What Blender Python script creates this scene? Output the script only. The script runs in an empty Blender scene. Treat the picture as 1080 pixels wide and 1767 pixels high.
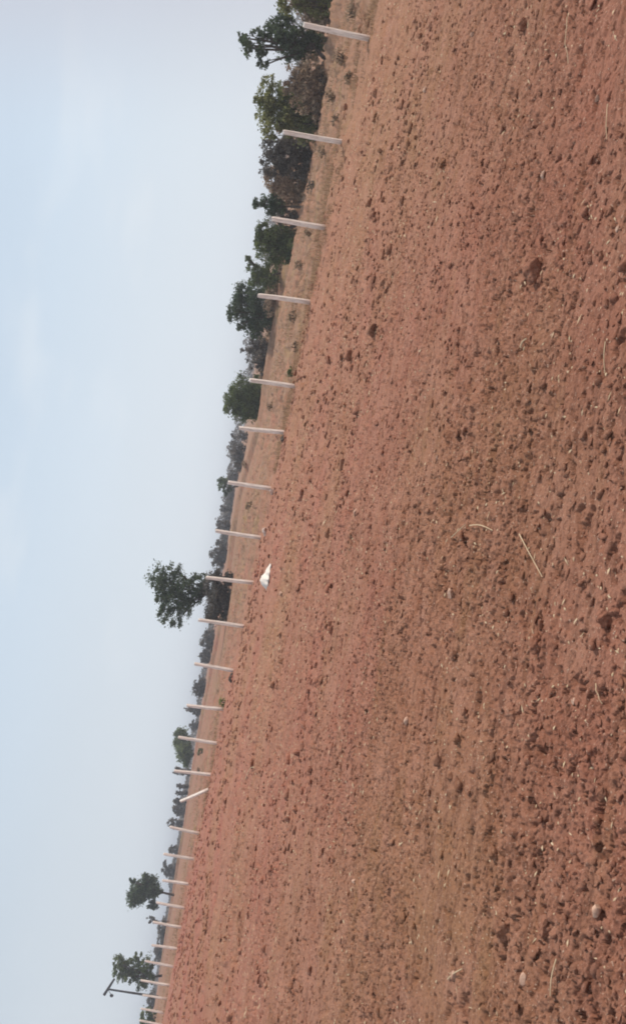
import bpy, math, random
import numpy as np
from mathutils import Vector, Matrix

SC = bpy.context.scene
COL = SC.collection
RNG = np.random.default_rng(7)
random.seed(7)

# ------------------------------------------------------------------ camera
H = 1.65                                   # eye height above the field
F = 1600.0                                 # focal length in photo pixels
TILT = 0.153                               # slope of the horizon across the photo
NT = math.hypot(1, TILT)
PITCH = math.atan((540 - (262 + TILT * 883.5)) / NT / F)
FW = Vector((0, math.cos(PITCH), -math.sin(PITCH)))
UP = Vector((0, math.sin(PITCH), math.cos(PITCH)))
RT = Vector((1, 0, 0))
LX = (RT * TILT - UP) / NT
LY = (RT + UP * TILT) / NT
cam = bpy.data.cameras.new('camera')
camo = bpy.data.objects.new('camera', cam)
COL.objects.link(camo)
camo.matrix_world = Matrix(((LX.x, LY.x, -FW.x, 0), (LX.y, LY.y, -FW.y, 0), (LX.z, LY.z, -FW.z, H), (0, 0, 0, 1)))
cam.sensor_fit = 'VERTICAL'; cam.sensor_height = 24; cam.lens = 24 * F / 1767
cam.clip_start = 0.05; cam.clip_end = 12000
SC.camera = camo

# ------------------------------------------------------------------ light
SUN_AZ, SUN_EL = 70, 50                    # degrees right of the view axis, above the horizon
w = bpy.data.worlds.new('World'); SC.world = w; w.use_nodes = True
nt = w.node_tree; nt.nodes.clear()
N = nt.nodes.new; Lk = nt.links.new
sky = N('ShaderNodeTexSky'); sky.sky_type = 'NISHITA'; sky.sun_disc = False
sky.sun_elevation = math.radians(SUN_EL); sky.sun_rotation = math.radians(SUN_AZ)
sky.air_density = 1.0; sky.dust_density = 5.0; sky.ozone_density = 1.2
tc = N('ShaderNodeTexCoord')
mp = N('ShaderNodeMapping'); mp.inputs['Scale'].default_value = (1.0, 1.0, 3.0)
Lk(tc.outputs['Generated'], mp.inputs['Vector'])
n1 = N('ShaderNodeTexNoise'); n1.inputs['Scale'].default_value = 1.7; n1.inputs['Detail'].default_value = 4; n1.inputs['Roughness'].default_value = .45
Lk(mp.outputs[0], n1.inputs['Vector'])
cr = N('ShaderNodeMapRange'); cr.inputs['From Min'].default_value = .42; cr.inputs['From Max'].default_value = .72
cr.inputs['To Min'].default_value = .72; cr.inputs['To Max'].default_value = .86
Lk(n1.outputs['Fac'], cr.inputs['Value'])
mx = N('ShaderNodeMix'); mx.data_type = 'RGBA'
Lk(cr.outputs[0], mx.inputs['Factor']); Lk(sky.outputs[0], mx.inputs['A'])
mx.inputs['B'].default_value = (6.75, 8.05, 9.4, 1)    # thin high haze veil over the blue
sx = N('ShaderNodeSeparateXYZ'); Lk(tc.outputs['Generated'], sx.inputs[0])
hz_ = N('ShaderNodeMapRange'); hz_.interpolation_type = 'SMOOTHSTEP'
for k_, v_ in (('From Min', -.02), ('From Max', .30), ('To Min', 1), ('To Max', 0)): hz_.inputs[k_].default_value = v_
Lk(sx.outputs['Z'], hz_.inputs['Value'])
mx2 = N('ShaderNodeMix'); mx2.data_type = 'RGBA'; Lk(hz_.outputs[0], mx2.inputs['Factor']); Lk(mx.outputs['Result'], mx2.inputs['A'])
mx2.inputs['B'].default_value = (7.7, 8.3, 8.9, 1)   # the milky band low over the land
n2 = N('ShaderNodeTexNoise'); n2.inputs['Scale'].default_value = 5.0; n2.inputs['Detail'].default_value = 3; n2.inputs['Roughness'].default_value = .5
Lk(mp.outputs[0], n2.inputs['Vector'])
cl = N('ShaderNodeMapRange'); cl.interpolation_type = 'SMOOTHSTEP'
for k_, v_ in (('From Min', .52), ('From Max', .74), ('To Min', 0), ('To Max', .33)): cl.inputs[k_].default_value = v_
Lk(n2.outputs['Fac'], cl.inputs['Value'])
mx3 = N('ShaderNodeMix'); mx3.data_type = 'RGBA'; Lk(cl.outputs[0], mx3.inputs['Factor']); Lk(mx2.outputs['Result'], mx3.inputs['A'])
mx3.inputs['B'].default_value = (8.1, 8.6, 9.1, 1)     # faint thin cloud
bg = N('ShaderNodeBackground'); bg.inputs['Strength'].default_value = 0.1
dim = N('ShaderNodeMapRange'); dim.interpolation_type = 'SMOOTHSTEP'          # greyer air away to the left
for k_, v_ in (('From Min', -.60), ('From Max', .15), ('To Min', .91), ('To Max', 1.01)): dim.inputs[k_].default_value = v_
Lk(sx.outputs['X'], dim.inputs['Value'])
gx = N('ShaderNodeMapRange'); gx.interpolation_type = 'SMOOTHSTEP'             # corner vignette painted into the sky as grey, high on the right
for k_, v_ in (('From Min', .36), ('From Max', .56), ('To Min', 0), ('To Max', 1)): gx.inputs[k_].default_value = v_
ad = N('ShaderNodeMath'); ad.operation = 'MULTIPLY_ADD'; Lk(sx.outputs['Z'], ad.inputs[0]); ad.inputs[1].default_value = .25; Lk(sx.outputs['X'], ad.inputs[2]); Lk(ad.outputs[0], gx.inputs['Value'])
mv = N('ShaderNodeVectorMath'); mv.operation = 'SCALE'; Lk(mx3.outputs['Result'], mv.inputs[0]); Lk(dim.outputs[0], mv.inputs['Scale'])
mx4 = N('ShaderNodeMix'); mx4.data_type = 'RGBA'; Lk(gx.outputs[0], mx4.inputs['Factor']); Lk(mv.outputs[0], mx4.inputs['A']); mx4.inputs['B'].default_value = (5.9, 6.1, 6.9, 1)
Lk(mx4.outputs['Result'], bg.inputs['Color'])
wo = N('ShaderNodeOutputWorld'); Lk(bg.outputs[0], wo.inputs['Surface'])
sl = bpy.data.lights.new('sun', 'SUN'); sl.energy = 3.6; sl.angle = math.radians(1.2); sl.color = (1, .93, .84)
so = bpy.data.objects.new('sun', sl); COL.objects.link(so)
az, el = math.radians(SUN_AZ), math.radians(SUN_EL)
sd = Vector((math.sin(az) * math.cos(el), math.cos(az) * math.cos(el), math.sin(el)))
so.rotation_euler = sd.to_track_quat('Z', 'Y').to_euler()
so.location = (0, 0, 30)
SC.view_settings.view_transform = 'Standard'; SC.view_settings.look = 'None'
SC.view_settings.gamma = 1.0; SC.view_settings.exposure = 0.0
SC.cycles.volume_max_steps = 64
SC.cycles.volume_bounces = 0
SC.cycles.filter_width = 1.9

# ------------------------------------------------------------------ helpers
def tag(o, label=None, cat=None, group=None, kind=None):
    if label: o['label'] = label
    if cat: o['category'] = cat
    if group: o['group'] = group
    if kind: o['kind'] = kind
    return o

def mesh_obj(name, verts, faces, mat, parent=None, smooth=False):
    """verts (n,3) array, faces (m,k) int array or list of lists"""
    me = bpy.data.meshes.new(name)
    verts = np.asarray(verts, dtype=np.float32)
    if isinstance(faces, np.ndarray):
        k = faces.shape[1]; m = len(faces)
        me.vertices.add(len(verts)); me.vertices.foreach_set('co', verts.ravel())
        me.loops.add(m * k); me.loops.foreach_set('vertex_index', faces.astype(np.int32).ravel())
        me.polygons.add(m)
        me.polygons.foreach_set('loop_start', np.arange(0, m * k, k, dtype=np.int32))
        me.polygons.foreach_set('loop_total', np.full(m, k, dtype=np.int32))
        if smooth: me.polygons.foreach_set('use_smooth', np.ones(m, dtype=bool))
        me.update(calc_edges=True)
    else:
        me.from_pydata([tuple(map(float, v)) for v in verts], [], faces)
        if smooth:
            for p in me.polygons: p.use_smooth = True
    me.materials.append(mat)
    o = bpy.data.objects.new(name, me); COL.objects.link(o)
    if parent: o.parent = parent
    return o

def empty(name, loc):
    o = bpy.data.objects.new(name, None); COL.objects.link(o); o.location = loc
    o.empty_display_size = .2
    return o

def ray(px, py):
    """direction through a photo pixel: (X, Y, Z)"""
    d = FW * F + LX * (px - 540) + LY * (883.5 - py)
    return d

def at(px, py, Y):
    d = ray(px, py); return Vector((d.x / d.y * Y, Y, H + d.z / d.y * Y))

# --- noise -------------------------------------------------------------
def _h(ix, iy, s):
    a = (ix.astype(np.int64) * 374761393 + iy.astype(np.int64) * 668265263 + s * 974634777) & 0xffffffff
    a = ((a ^ (a >> 13)) * 1274126177) & 0xffffffff
    a = ((a ^ (a >> 16)) * 2246822519) & 0xffffffff
    return ((a ^ (a >> 15)) & 0xffffff) / float(0xffffff)

def vnoise(x, y, s=0):
    ix = np.floor(x); iy = np.floor(y); fx = x - ix; fy = y - iy
    fx = fx * fx * (3 - 2 * fx); fy = fy * fy * (3 - 2 * fy)
    a = _h(ix, iy, s); b = _h(ix + 1, iy, s); c = _h(ix, iy + 1, s); d = _h(ix + 1, iy + 1, s)
    return (a * (1 - fx) + b * fx) * (1 - fy) + (c * (1 - fx) + d * fx) * fy

def fbm(x, y, s=0, o=4):
    t = 0; amp = .5
    for i in range(o):
        t = t + amp * (vnoise(x, y, s + i * 17) - .5); x = x * 2.03 + 7.1; y = y * 2.03 + 3.7; amp *= .5
    return t

def bumps(x, y, cell, rmin, rmax, hk, prob, s):
    """rounded soil lumps, one candidate per cell"""
    gx = x / cell; gy = y / cell
    ix = np.floor(gx); iy = np.floor(gy); out = np.zeros_like(x)
    for dx in (-1, 0, 1):
        for dy in (-1, 0, 1):
            cx = ix + dx; cy = iy + dy
            px = (cx + _h(cx, cy, s)) * cell; py = (cy + _h(cx, cy, s + 1)) * cell
            r = cell * (rmin + (rmax - rmin) * _h(cx, cy, s + 2) ** 2)
            th = _h(cx, cy, s + 4) * 3.14159; el = .62 + .38 * _h(cx, cy, s + 5)
            ux = (x - px) * np.cos(th) + (y - py) * np.sin(th); uy = -(x - px) * np.sin(th) + (y - py) * np.cos(th)
            d2 = (ux ** 2 + (uy / el) ** 2) / r ** 2
            b = np.sqrt(np.clip(1 - d2, 0, 1)) * r * hk * (_h(cx, cy, s + 3) < prob)
            out = np.maximum(out, b)
    return out

# ------------------------------------------------------------------ terrain
FA, FB, FC, FZ = 0.50969, -0.081189, 0.065, 24.9        # fence line: x/y = (FA+FB k)/(1+FC k), y = FZ (1+FC k)
_u_f = np.array([-.60, -.56, -.48, -.36, -.29, -.225, -.16, -.085, 0, .08, .22, .31, .40, .515, .62])
_z_f = np.array([-.70, -.72, -.86, -.95, -1.10, -1.14, -1.30, -1.36, -1.40, -1.55, -1.58, -1.62, -1.69, -1.80, -1.85])
_y_t = np.array([180, 180, 170, 150, 140, 130, 120, 105, 100, 88, 80, 72, 60, 50, 47])
_z_t = np.array([.05, .02, -.10, -.30, -.20, -.35, -.70, -.75, -.50, -1.30, -1.30, -1.55, -1.45, -1.48, -1.50])

def terrain_rel(X, Y):
    """smooth height relative to the field at the camera"""
    X = np.asarray(X, float); Y = np.asarray(Y, float)
    th = np.arctan2(X, Y); r = np.hypot(X, Y)
    tt = np.tan(np.clip(th, -.56, .56)); ct = np.cos(np.clip(th, -.56, .56))
    k = (FA - tt) / (tt * FC - FB)
    yf = FZ * (1 + FC * k); rf = yf / ct
    zf = np.interp(tt, _u_f, _z_f); zt = np.interp(tt, _u_f, _z_t); rt = np.interp(tt, _u_f, _y_t) / ct
    s = np.clip(r / rf, 0, 1); s1 = s * s * (3 - 2 * s)
    z = -H + (zf + H) * s1
    q = np.clip((r - rf) / (rt - rf), 0, 1)
    z = z + (zt - zf) * q * (r > rf)
    q2 = np.clip((r - rt) / 500, 0, 1)
    z = z + (-.25 - zt) * q2 * (r > rt) * 1.0
    # low bund with a shallow ditch before the line of bushes
    rb = rf + (rt - rf) * .80
    wv = 1.3 + .5 * np.sin(th * 37)
    z = z + (.34 * np.exp(-((r - rb) / wv) ** 2) - .22 * np.exp(-((r - rb + 2.4) / 1.2) ** 2)) * np.exp(-(np.clip(np.abs(th) - .5, 0, 9) / .2) ** 2) * (0.65 + .6 * vnoise(th * 30, th * 0, 5))
    # away from the picture's side the land falls back to level
    out = np.clip((np.abs(th) - .62) / .5, 0, 1)
    z = z * (1 - out) + (-H) * out
    return z + H

def beyond_mask(X, Y):
    th = np.arctan2(X, Y); r = np.hypot(X, Y)
    tt = np.tan(np.clip(th, -.56, .56)); ct = np.cos(np.clip(th, -.56, .56))
    k = (FA - tt) / (tt * FC - FB); rf = FZ * (1 + FC * k) / ct
    wob = 5 * fbm(X * .35, Y * .35, 91, 4) + 2.5 * fbm(X * 1.4, Y * 1.4, 95, 3)
    return np.clip((r - rf + 1.5 + wob * 1.3) / 8.0, 0, 1)

MOUNDS = [(t_ * FZ * (1 + FC * k_), FZ * (1 + FC * k_)) for k_ in range(0, 14) for t_ in [(FA + FB * k_) / (1 + FC * k_)]]

def terrain(X, Y):
    X = np.asarray(X, float); Y = np.asarray(Y, float)
    r = np.hypot(X, Y); z = terrain_rel(X, Y)
    z = z + .05 * fbm(X * .45, Y * .45, 3, 3) * np.clip(1 - r / 120, 0, 1)
    near = r < 48
    bz = np.zeros_like(z)
    if np.any(near):
        x = X[near]; y = Y[near]; rr = r[near]
        xw = x + .03 * fbm(x * 9, y * 9, 11, 2); yw = y + .03 * fbm(x * 9, y * 9, 12, 2)
        dens = vnoise(x * .9, y * .9, 44)
        fade1 = np.clip((15 - rr) / 7, 0, 1); fade2 = np.clip((32 - rr) / 14, 0, 1); fade3 = np.clip((47 - rr) / 12, 0, 1)
        fade4 = np.clip((47 - rr) / 8, 0, 1)
        patch = np.clip(vnoise(x * .7, y * .9, 48) * 2.2 - .5, .2, .95)
        b = .035 * fbm(x * 2.0, y * 2.6, 21, 3) * fade4
        b = b + .034 * fbm(x * .3 + 3, y * 3.0, 29, 3) * fade4
        # broken clods with ragged outlines, drawn out a little along the plough lines
        nf = np.clip((rr - 7) / 9, 0, 1)
        n_a = fbm(x * 5.2, y * 7.4, 51, 4) * (1 - nf) + fbm(x * 3.1, y * 4.6, 52, 5) * nf; n_b = fbm(x * 14, y * 20, 57, 4)
        b = b + (.014 + .016 * nf) * np.clip((n_a - .16) / .03, 0, 1) * fade4 * (.3 + dens)
        b = b + .011 * np.clip((n_b - .13) / .03, 0, 1) * fade2 * patch
        b = b - .050 * np.clip((-n_b - .155) / .03, 0, 1) * fade2 * (.3 + patch)
        b = b - (.03 + .03 * nf) * np.clip((-n_a - .21) / .02, 0, 1) * fade4
        b = b + .05 * np.clip((fbm(x * 1.6, y * 2.3, 58, 5) - .14) / .06, 0, 1) * fade4 * np.clip((rr - 11) / 9, 0, 1)
        for (pu, pv) in MOUNDS: b = b + .09 * np.exp(-((x - pu) ** 2 + (y - pv) ** 2) / .10)
        q = rr < 32
        x2_ = x[q]; y2_ = y[q]; r2_ = rr[q]; q1 = r2_ < 15.5
        b2 = bumps(xw[q] * .62, yw[q], .12, .10, .30, .70, .14, 41) * fade2[q] * patch[q]
        xa = x2_[q1]; ya = y2_[q1]; xb = xw[q][q1] * .62; yb = yw[q][q1]; f1 = fade1[q][q1]; pa = patch[q][q1]
        rug = .25 + 1.5 * vnoise(xa * 50, ya * 62, 81)
        n_c = fbm(xa * 34, ya * 46, 59, 2)
        c_ = .014 * fbm(xa * 30, ya * 42, 23, 2) + .007 * np.clip((n_c - .10) / .05, 0, 1) * pa - .026 * np.clip((-n_c - .13) / .04, 0, 1) * pa
        c_ = c_ + bumps(xb, yb, .042, .14, .42, .70, .30, 31) * rug * pa
        b2[q1] += c_ * f1
        b[q] += b2
        bz[near] = b
    far = (r >= 24) & (r < 75)                 # rough unploughed ground past the fence
    if np.any(far):
        x = X[far]; y = Y[far]; m_ = beyond_mask(x, y) * np.clip((75 - r[far]) / 12, 0, 1)
        bz[far] += m_ * (.26 * fbm(x * 1.1, y * 1.1, 101, 5) + .12 * np.clip((fbm(x * 1.2, y * 1.6, 103, 4) - .08) / .05, 0, 1) - .10 * np.clip((-fbm(x * 1.5, y * 1.1, 105, 4) - .12) / .04, 0, 1))
    return z + bz

# ------------------------------------------------------------------ materials
def new_mat(name, rough=.9):
    m = bpy.data.materials.new(name); m.use_nodes = True
    b = m.node_tree.nodes['Principled BSDF']; b.inputs['Roughness'].default_value = rough
    b.inputs['Specular IOR Level'].default_value = .2
    return m, m.node_tree, b

def ramp(nt, stops):
    r = nt.nodes.new('ShaderNodeValToRGB'); e = r.color_ramp.elements
    e[0].position, e[0].color = stops[0][0], (*stops[0][1], 1); e[1].position, e[1].color = stops[-1][0], (*stops[-1][1], 1)
    for p, c in stops[1:-1]:
        q = e.new(p); q.color = (*c, 1)
    return r

def noise_tex(nt, vec, scale, detail=3, rough=.55):
    n = nt.nodes.new('ShaderNodeTexNoise'); n.inputs['Scale'].default_value = scale
    n.inputs['Detail'].default_value = detail; n.inputs['Roughness'].default_value = rough
    nt.links.new(vec, n.inputs['Vector']); return n

def mixc(nt, fac, a, b, mode='MIX'):
    m = nt.nodes.new('ShaderNodeMix'); m.data_type = 'RGBA'; m.blend_type = mode
    for s, v in (('Factor', fac), ('A', a), ('B', b)):
        if isinstance(v, (int, float)): m.inputs[s].default_value = v
        elif isinstance(v, tuple): m.inputs[s].default_value = (*v, 1)
        else: nt.links.new(v, m.inputs[s])
    return m.outputs['Result']

def mrange(nt, val, a, b, c=0., d=1.):
    m = nt.nodes.new('ShaderNodeMapRange'); nt.links.new(val, m.inputs['Value'])
    for k, v in (('From Min', a), ('From Max', b), ('To Min', c), ('To Max', d)): m.inputs[k].default_value = v
    return m.outputs[0]

def soil_nodes(nt, b, zone=True):
    tc = nt.nodes.new('ShaderNodeNewGeometry'); P = tc.outputs['Position']
    big = noise_tex(nt, P, .33, 3, .5); mid = noise_tex(nt, P, 1.7, 4, .6); fine = noise_tex(nt, P, 26, 4, .7)
    c = mixc(nt, mrange(nt, big.outputs['Fac'], .38, .62), SOIL_A, SOIL_B)
    sxyz = nt.nodes.new('ShaderNodeSeparateXYZ'); nt.links.new(P, sxyz.inputs[0])
    c = mixc(nt, mrange(nt, sxyz.outputs['X'], 1, 12, 0, .8), c, (.325, .160, .082))     # the soil turns tan to the right
    c = mixc(nt, mrange(nt, sxyz.outputs['X'], -5, -18, 0, .9), c, (.335, .105, .070))     # and redder to the far left
    big2 = noise_tex(nt, P, .21, 2, .5)
    big2.noise_dimensions = '4D'; big2.inputs['W'].default_value = 4.2
    c = mixc(nt, mrange(nt, big2.outputs['Fac'], .46, .66, 0, .6), c, SOIL_OLIVE)
    mpn = nt.nodes.new('ShaderNodeMapping'); mpn.inputs['Scale'].default_value = (.5, 2.4, 1); nt.links.new(P, mpn.inputs['Vector'])
    stre = noise_tex(nt, mpn.outputs[0], 1.1, 5, .65)
    c = mixc(nt, mrange(nt, stre.outputs['Fac'], .50, .72, 0, .5), c, SOIL_OLIVE)
    c = mixc(nt, mrange(nt, mid.outputs['Fac'], .38, .68, 0, .65), c, SOIL_DUST)
    dk = noise_tex(nt, mpn.outputs[0], 4.5, 4, .7)
    c = mixc(nt, mrange(nt, dk.outputs['Fac'], .36, .48, .5, 0), c, SOIL_DARK)
    c = mixc(nt, mrange(nt, fine.outputs['Fac'], .37, .48, .55, 0), c, SOIL_DARK)
    sp = noise_tex(nt, P, 60, 2, .6)
    c = mixc(nt, mrange(nt, sp.outputs['Fac'], .64, .70, 0, .75), c, (.60, .42, .31))
    if zone:
        at_ = nt.nodes.new('ShaderNodeAttribute'); at_.attribute_name = 'zone'
        g1 = noise_tex(nt, P, .5, 4, .6); g2 = noise_tex(nt, P, 3.5, 4, .65)
        d = mixc(nt, mrange(nt, g1.outputs['Fac'], .35, .65), (.275, .138, .086), (.225, .135, .074))
        d = mixc(nt, mrange(nt, g2.outputs['Fac'], .42, .62, 0, .8), d, (.34, .215, .150))
        g3 = noise_tex(nt, P, 1.6, 6, .75); d = mixc(nt, mrange(nt, g3.outputs['Fac'], .38, .50, .8, 0), d, (.13, .08, .05))
        d = mixc(nt, mrange(nt, g1.outputs['Fac'], .57, .68, 0, .6), d, (.33, .205, .085))
        d = mixc(nt, mrange(nt, g1.outputs['Fac'], .42, .55, .65, .1), d, c)      # red soil shows through in patches
        c = mixc(nt, at_.outputs['Fac'], c, d)
    nt.links.new(c, b.inputs['Base Color'])
    bp = nt.nodes.new('ShaderNodeBump'); bp.inputs['Strength'].default_value = .9; bp.inputs['Distance'].default_value = .022
    bn = noise_tex(nt, P, 60, 5, .75)
    nt.links.new(bn.outputs['Fac'], bp.inputs['Height']); nt.links.new(bp.outputs[0], b.inputs['Normal'])

SOIL_A = (.352, .137, .089); SOIL_B = (.325, .145, .087); SOIL_OLIVE = (.312, .170, .082); SOIL_DUST = (.430, .212, .140); SOIL_DARK = (.115, .044, .027)
M_soil, nt_, b_ = new_mat('red_soil', .95); soil_nodes(nt_, b_)
M_clod, nt_, b_ = new_mat('clod_soil', .95); soil_nodes(nt_, b_, False)

def simple_mat(name, c1, c2, scale, rough=.85, trans=None, bump=0):
    m, nt, b = new_mat(name, rough)
    g = nt.nodes.new('ShaderNodeNewGeometry')
    n = noise_tex(nt, g.outputs['Position'], scale, 4, .6)
    c = mixc(nt, mrange(nt, n.outputs['Fac'], .35, .65), c1, c2)
    if trans:
        isl = mrange(nt, g.outputs['Random Per Island'], 0, 1, .55, 1.55)
        vm = nt.nodes.new('ShaderNodeVectorMath'); vm.operation = 'SCALE'; nt.links.new(c, vm.inputs[0]); nt.links.new(isl, vm.inputs['Scale']); c = vm.outputs[0]
    nt.links.new(c, b.inputs['Base Color'])
    if bump:
        bp = nt.nodes.new('ShaderNodeBump'); bp.inputs['Strength'].default_value = bump; bp.inputs['Distance'].default_value = .01
        nt.links.new(n.outputs['Fac'], bp.inputs['Height']); nt.links.new(bp.outputs[0], b.inputs['Normal'])
    if trans:
        t = nt.nodes.new('ShaderNodeBsdfTranslucent'); nt.links.new(c, t.inputs['Color'])
        mxs = nt.nodes.new('ShaderNodeMixShader'); mxs.inputs[0].default_value = trans
        nt.links.new(b.outputs[0], mxs.inputs[1]); nt.links.new(t.outputs[0], mxs.inputs[2])
        nt.links.new(mxs.outputs[0], nt.nodes['Material Output'].inputs['Surface'])
    return m

M_leaf = {
 'green': simple_mat('leaf_green', (.08, .11, .042), (.155, .19, .07), 1.2, trans=.35),
 'bright': simple_mat('leaf_bright', (.15, .165, .06), (.25, .25, .10), 1.5, trans=.35),
 'dark': simple_mat('leaf_dark', (.055, .085, .048), (.12, .155, .08), 1.2, trans=.3),
 'brown': simple_mat('leaf_brown', (.27, .19, .13), (.42, .31, .21), 1.3, trans=.3),
 'grey': simple_mat('leaf_grey', (.09, .085, .075), (.17, .15, .125), .9, trans=.3),
}
M_bark = simple_mat('bark', (.06, .045, .035), (.12, .09, .07), 6)
M_post = simple_mat('post_concrete', (.86, .77, .68), (.93, .86, .79), 7, .8, bump=.3)
nt_ = M_post.node_tree; b_ = nt_.nodes['Principled BSDF']; src = b_.inputs['Base Color'].links[0].from_socket
_tc = nt_.nodes.new('ShaderNodeTexCoord'); _m = nt_.nodes.new('ShaderNodeMapping'); _m.inputs['Scale'].default_value = (22, 22, 2.2); nt_.links.new(_tc.outputs['Object'], _m.inputs['Vector'])
_n = noise_tex(nt_, _m.outputs[0], 1.0, 5, .7); _c = mixc(nt_, mrange(nt_, _n.outputs['Fac'], .40, .56, .55, 0), src, (.40, .33, .27))
_s = nt_.nodes.new('ShaderNodeSeparateXYZ'); nt_.links.new(_tc.outputs['Object'], _s.inputs[0])
_c = mixc(nt_, mrange(nt_, _s.outputs['Z'], .05, .45, .6, 0), _c, (.45, .25, .17))     # red mud splashed up the foot
nt_.links.new(_c, b_.inputs['Base Color'])
M_stone = simple_mat('pale_stone', (.38, .21, .145), (.54, .36, .26), 30, .8, bump=.4)
M_straw = simple_mat('dry_straw', (.45, .33, .20), (.60, .46, .30), 12, .8)
M_grass = simple_mat('dry_grass', (.27, .17, .10), (.40, .28, .17), 1.1, .9, trans=.3)
M_sheet = simple_mat('white_sheet', (.70, .62, .54), (.78, .71, .63), 6, .6)
M_pole = simple_mat('weathered_pole', (.06, .06, .065), (.10, .10, .10), 3)

# ------------------------------------------------------------------ ground: one sheet, finer near the camera
ang = np.concatenate([np.linspace(-math.pi, -.72, 40)[:-1], np.linspace(-.72, .72, 1300), np.linspace(.72, math.pi, 40)[1:]])
r1 = np.geomspace(.4, 2.6, 14)[:-1]
u_ = np.linspace(2.6 ** -.75, 50 ** -.75, 980); r2 = u_ ** (-1 / .75)
r3 = np.linspace(50, 170, 260)[1:]; r4 = np.geomspace(170, 3200, 60)[1:]
rr = np.concatenate([r1, r2, r3, r4])
A_, R_ = np.meshgrid(ang, rr)
X_ = (R_ * np.sin(A_)).ravel(); Y_ = (R_ * np.cos(A_)).ravel()
Z_ = terrain(X_, Y_)
nc = len(ang); nr = len(rr)
i = np.arange(nr - 1)[:, None] * nc + np.arange(nc - 1)[None, :]
fc = np.stack([i, i + 1, i + nc + 1, i + nc], -1).reshape(-1, 4)[:, ::-1]
V_ = np.stack([X_, Y_, Z_], 1)
V_ = np.vstack([V_, [[0, 0, float(Z_[0])]]])
ground = mesh_obj('field', V_, fc, M_soil, smooth=True)
zn = np.append(beyond_mask(X_, Y_), 0).astype(np.float32)
ca = ground.data.attributes.new('zone', 'FLOAT', 'POINT'); ca.data.foreach_set('value', zn)
tag(ground, kind='structure')
del X_, Y_, Z_, V_, fc, A_, R_

def gz(x, y): return float(terrain(np.array([x]), np.array([y]))[0])
def gs(x, y): return float(terrain_rel(np.array([x]), np.array([y]))[0])

def hit(px, py):
    """where the line of sight meets the field"""
    d = ray(px, py); ys = np.geomspace(2.5, 400, 4000)
    xs = d.x / d.y * ys; zs = H + d.z / d.y * ys
    g = terrain(xs, ys); k = np.argmax(zs < g)
    return Vector((xs[k], ys[k], g[k]))

# ------------------------------------------------------------------ soil clods (stuff)
def ico(sub):
    import bmesh
    bm = bmesh.new(); bmesh.ops.create_icosphere(bm, subdivisions=sub, radius=1)
    v = np.array([x.co[:] for x in bm.verts]); f = np.array([[q.index for q in p.verts] for p in bm.faces]); bm.free(); return v, f

iv, iff = ico(2); iv_s, iff_s = iv, iff
def lumps(xs, ys, rad, flat, sink):
    n = len(xs); k = len(iv)
    zs = terrain(xs, ys)
    v = np.repeat(iv[None], n, 0).copy()
    a = RNG.uniform(0, 6.28, n)
    for o_ in range(9):                              # broken faces
        d = RNG.normal(size=(n, 3)); d /= np.linalg.norm(d, axis=1)[:, None]
        cut = RNG.uniform(.35, .8, n)[:, None]
        v -= np.maximum(0, (v * d[:, None]).sum(2) - cut)[..., None] * d[:, None]
    v *= 1.3
    v *= 1 + .05 * RNG.normal(size=(n, k, 1))
    sc = np.stack([rad * RNG.uniform(.8, 1.7, n), rad * RNG.uniform(.7, 1.1, n), rad * flat * RNG.uniform(.7, 1.15, n)], 1)
    v = v * sc[:, None]
    c, s = np.cos(a)[:, None], np.sin(a)[:, None]
    x = v[..., 0] * c - v[..., 1] * s; y = v[..., 0] * s + v[..., 1] * c
    V = np.stack([x + xs[:, None], y + ys[:, None], v[..., 2] + (zs + rad * sink)[:, None]], 2).reshape(-1, 3)
    Fc = (iff[None] + (np.arange(n) * k)[:, None, None]).reshape(-1, 3)
    return V, Fc

def fan(n, r0, r1, p=1.0):
    r = (RNG.uniform(r0 ** p, r1 ** p, n)) ** (1 / p); t = RNG.uniform(-.68, .68, n)
    return r * np.sin(t), r * np.cos(t)
x1, y1 = fan(15000, 2.8, 18, 1.15); ra = np.clip(RNG.lognormal(math.log(.0075), .5, 15000), .004, .03)
x2, y2 = fan(1500, 2.8, 26, 1.3); rb = np.clip(RNG.lognormal(math.log(.019), .35, 1500), .012, .045)
keep = vnoise(x2 * .8, y2 * .8, 44) > .4; x2, y2, rb = x2[keep], y2[keep], rb[keep]
x4, y4 = fan(7000, 2.8, 15, 1.0); kp4 = vnoise(x4 * 1.1, y4 * 1.3, 148) > .42; x4, y4 = x4[kp4], y4[kp4]; r4_ = np.clip(RNG.lognormal(math.log(.0115), .35, len(x4)), .007, .028)
x2 = np.append(x2, x4); y2 = np.append(y2, y4); rb = np.append(rb, r4_)
x5, y5 = fan(4500, 30, 60, 1.2); kp5 = beyond_mask(x5, y5) < .2; x5, y5 = x5[kp5], y5[kp5]; r5_ = RNG.uniform(.03, .08, len(x5))
x2 = np.append(x2, x5); y2 = np.append(y2, y5); rb = np.append(rb, r5_)
x3, y3 = fan(6500, 12, 34, 1.2); r3_ = np.clip(RNG.lognormal(math.log(.026), .4, 6500), .012, .07)
k3 = fbm(x3 * .35, y3 * .8, 161, 3) > -.03; x2 = np.append(x2, x3[k3]); y2 = np.append(y2, y3[k3]); rb = np.append(rb, (r3_ * RNG.choice([.6, .8, 1, 1.5], 6500))[k3])
k1 = fbm(x1 * .8, y1 * 1.6, 165, 3) > -.06; x1, y1, ra = x1[k1], y1[k1], ra[k1]
V, Fc = lumps(np.append(x1, x2), np.append(y1, y2), np.append(ra, rb), .75, .25)
tag(mesh_obj('soil_clods', V, Fc, M_clod), kind='stuff')

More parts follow.
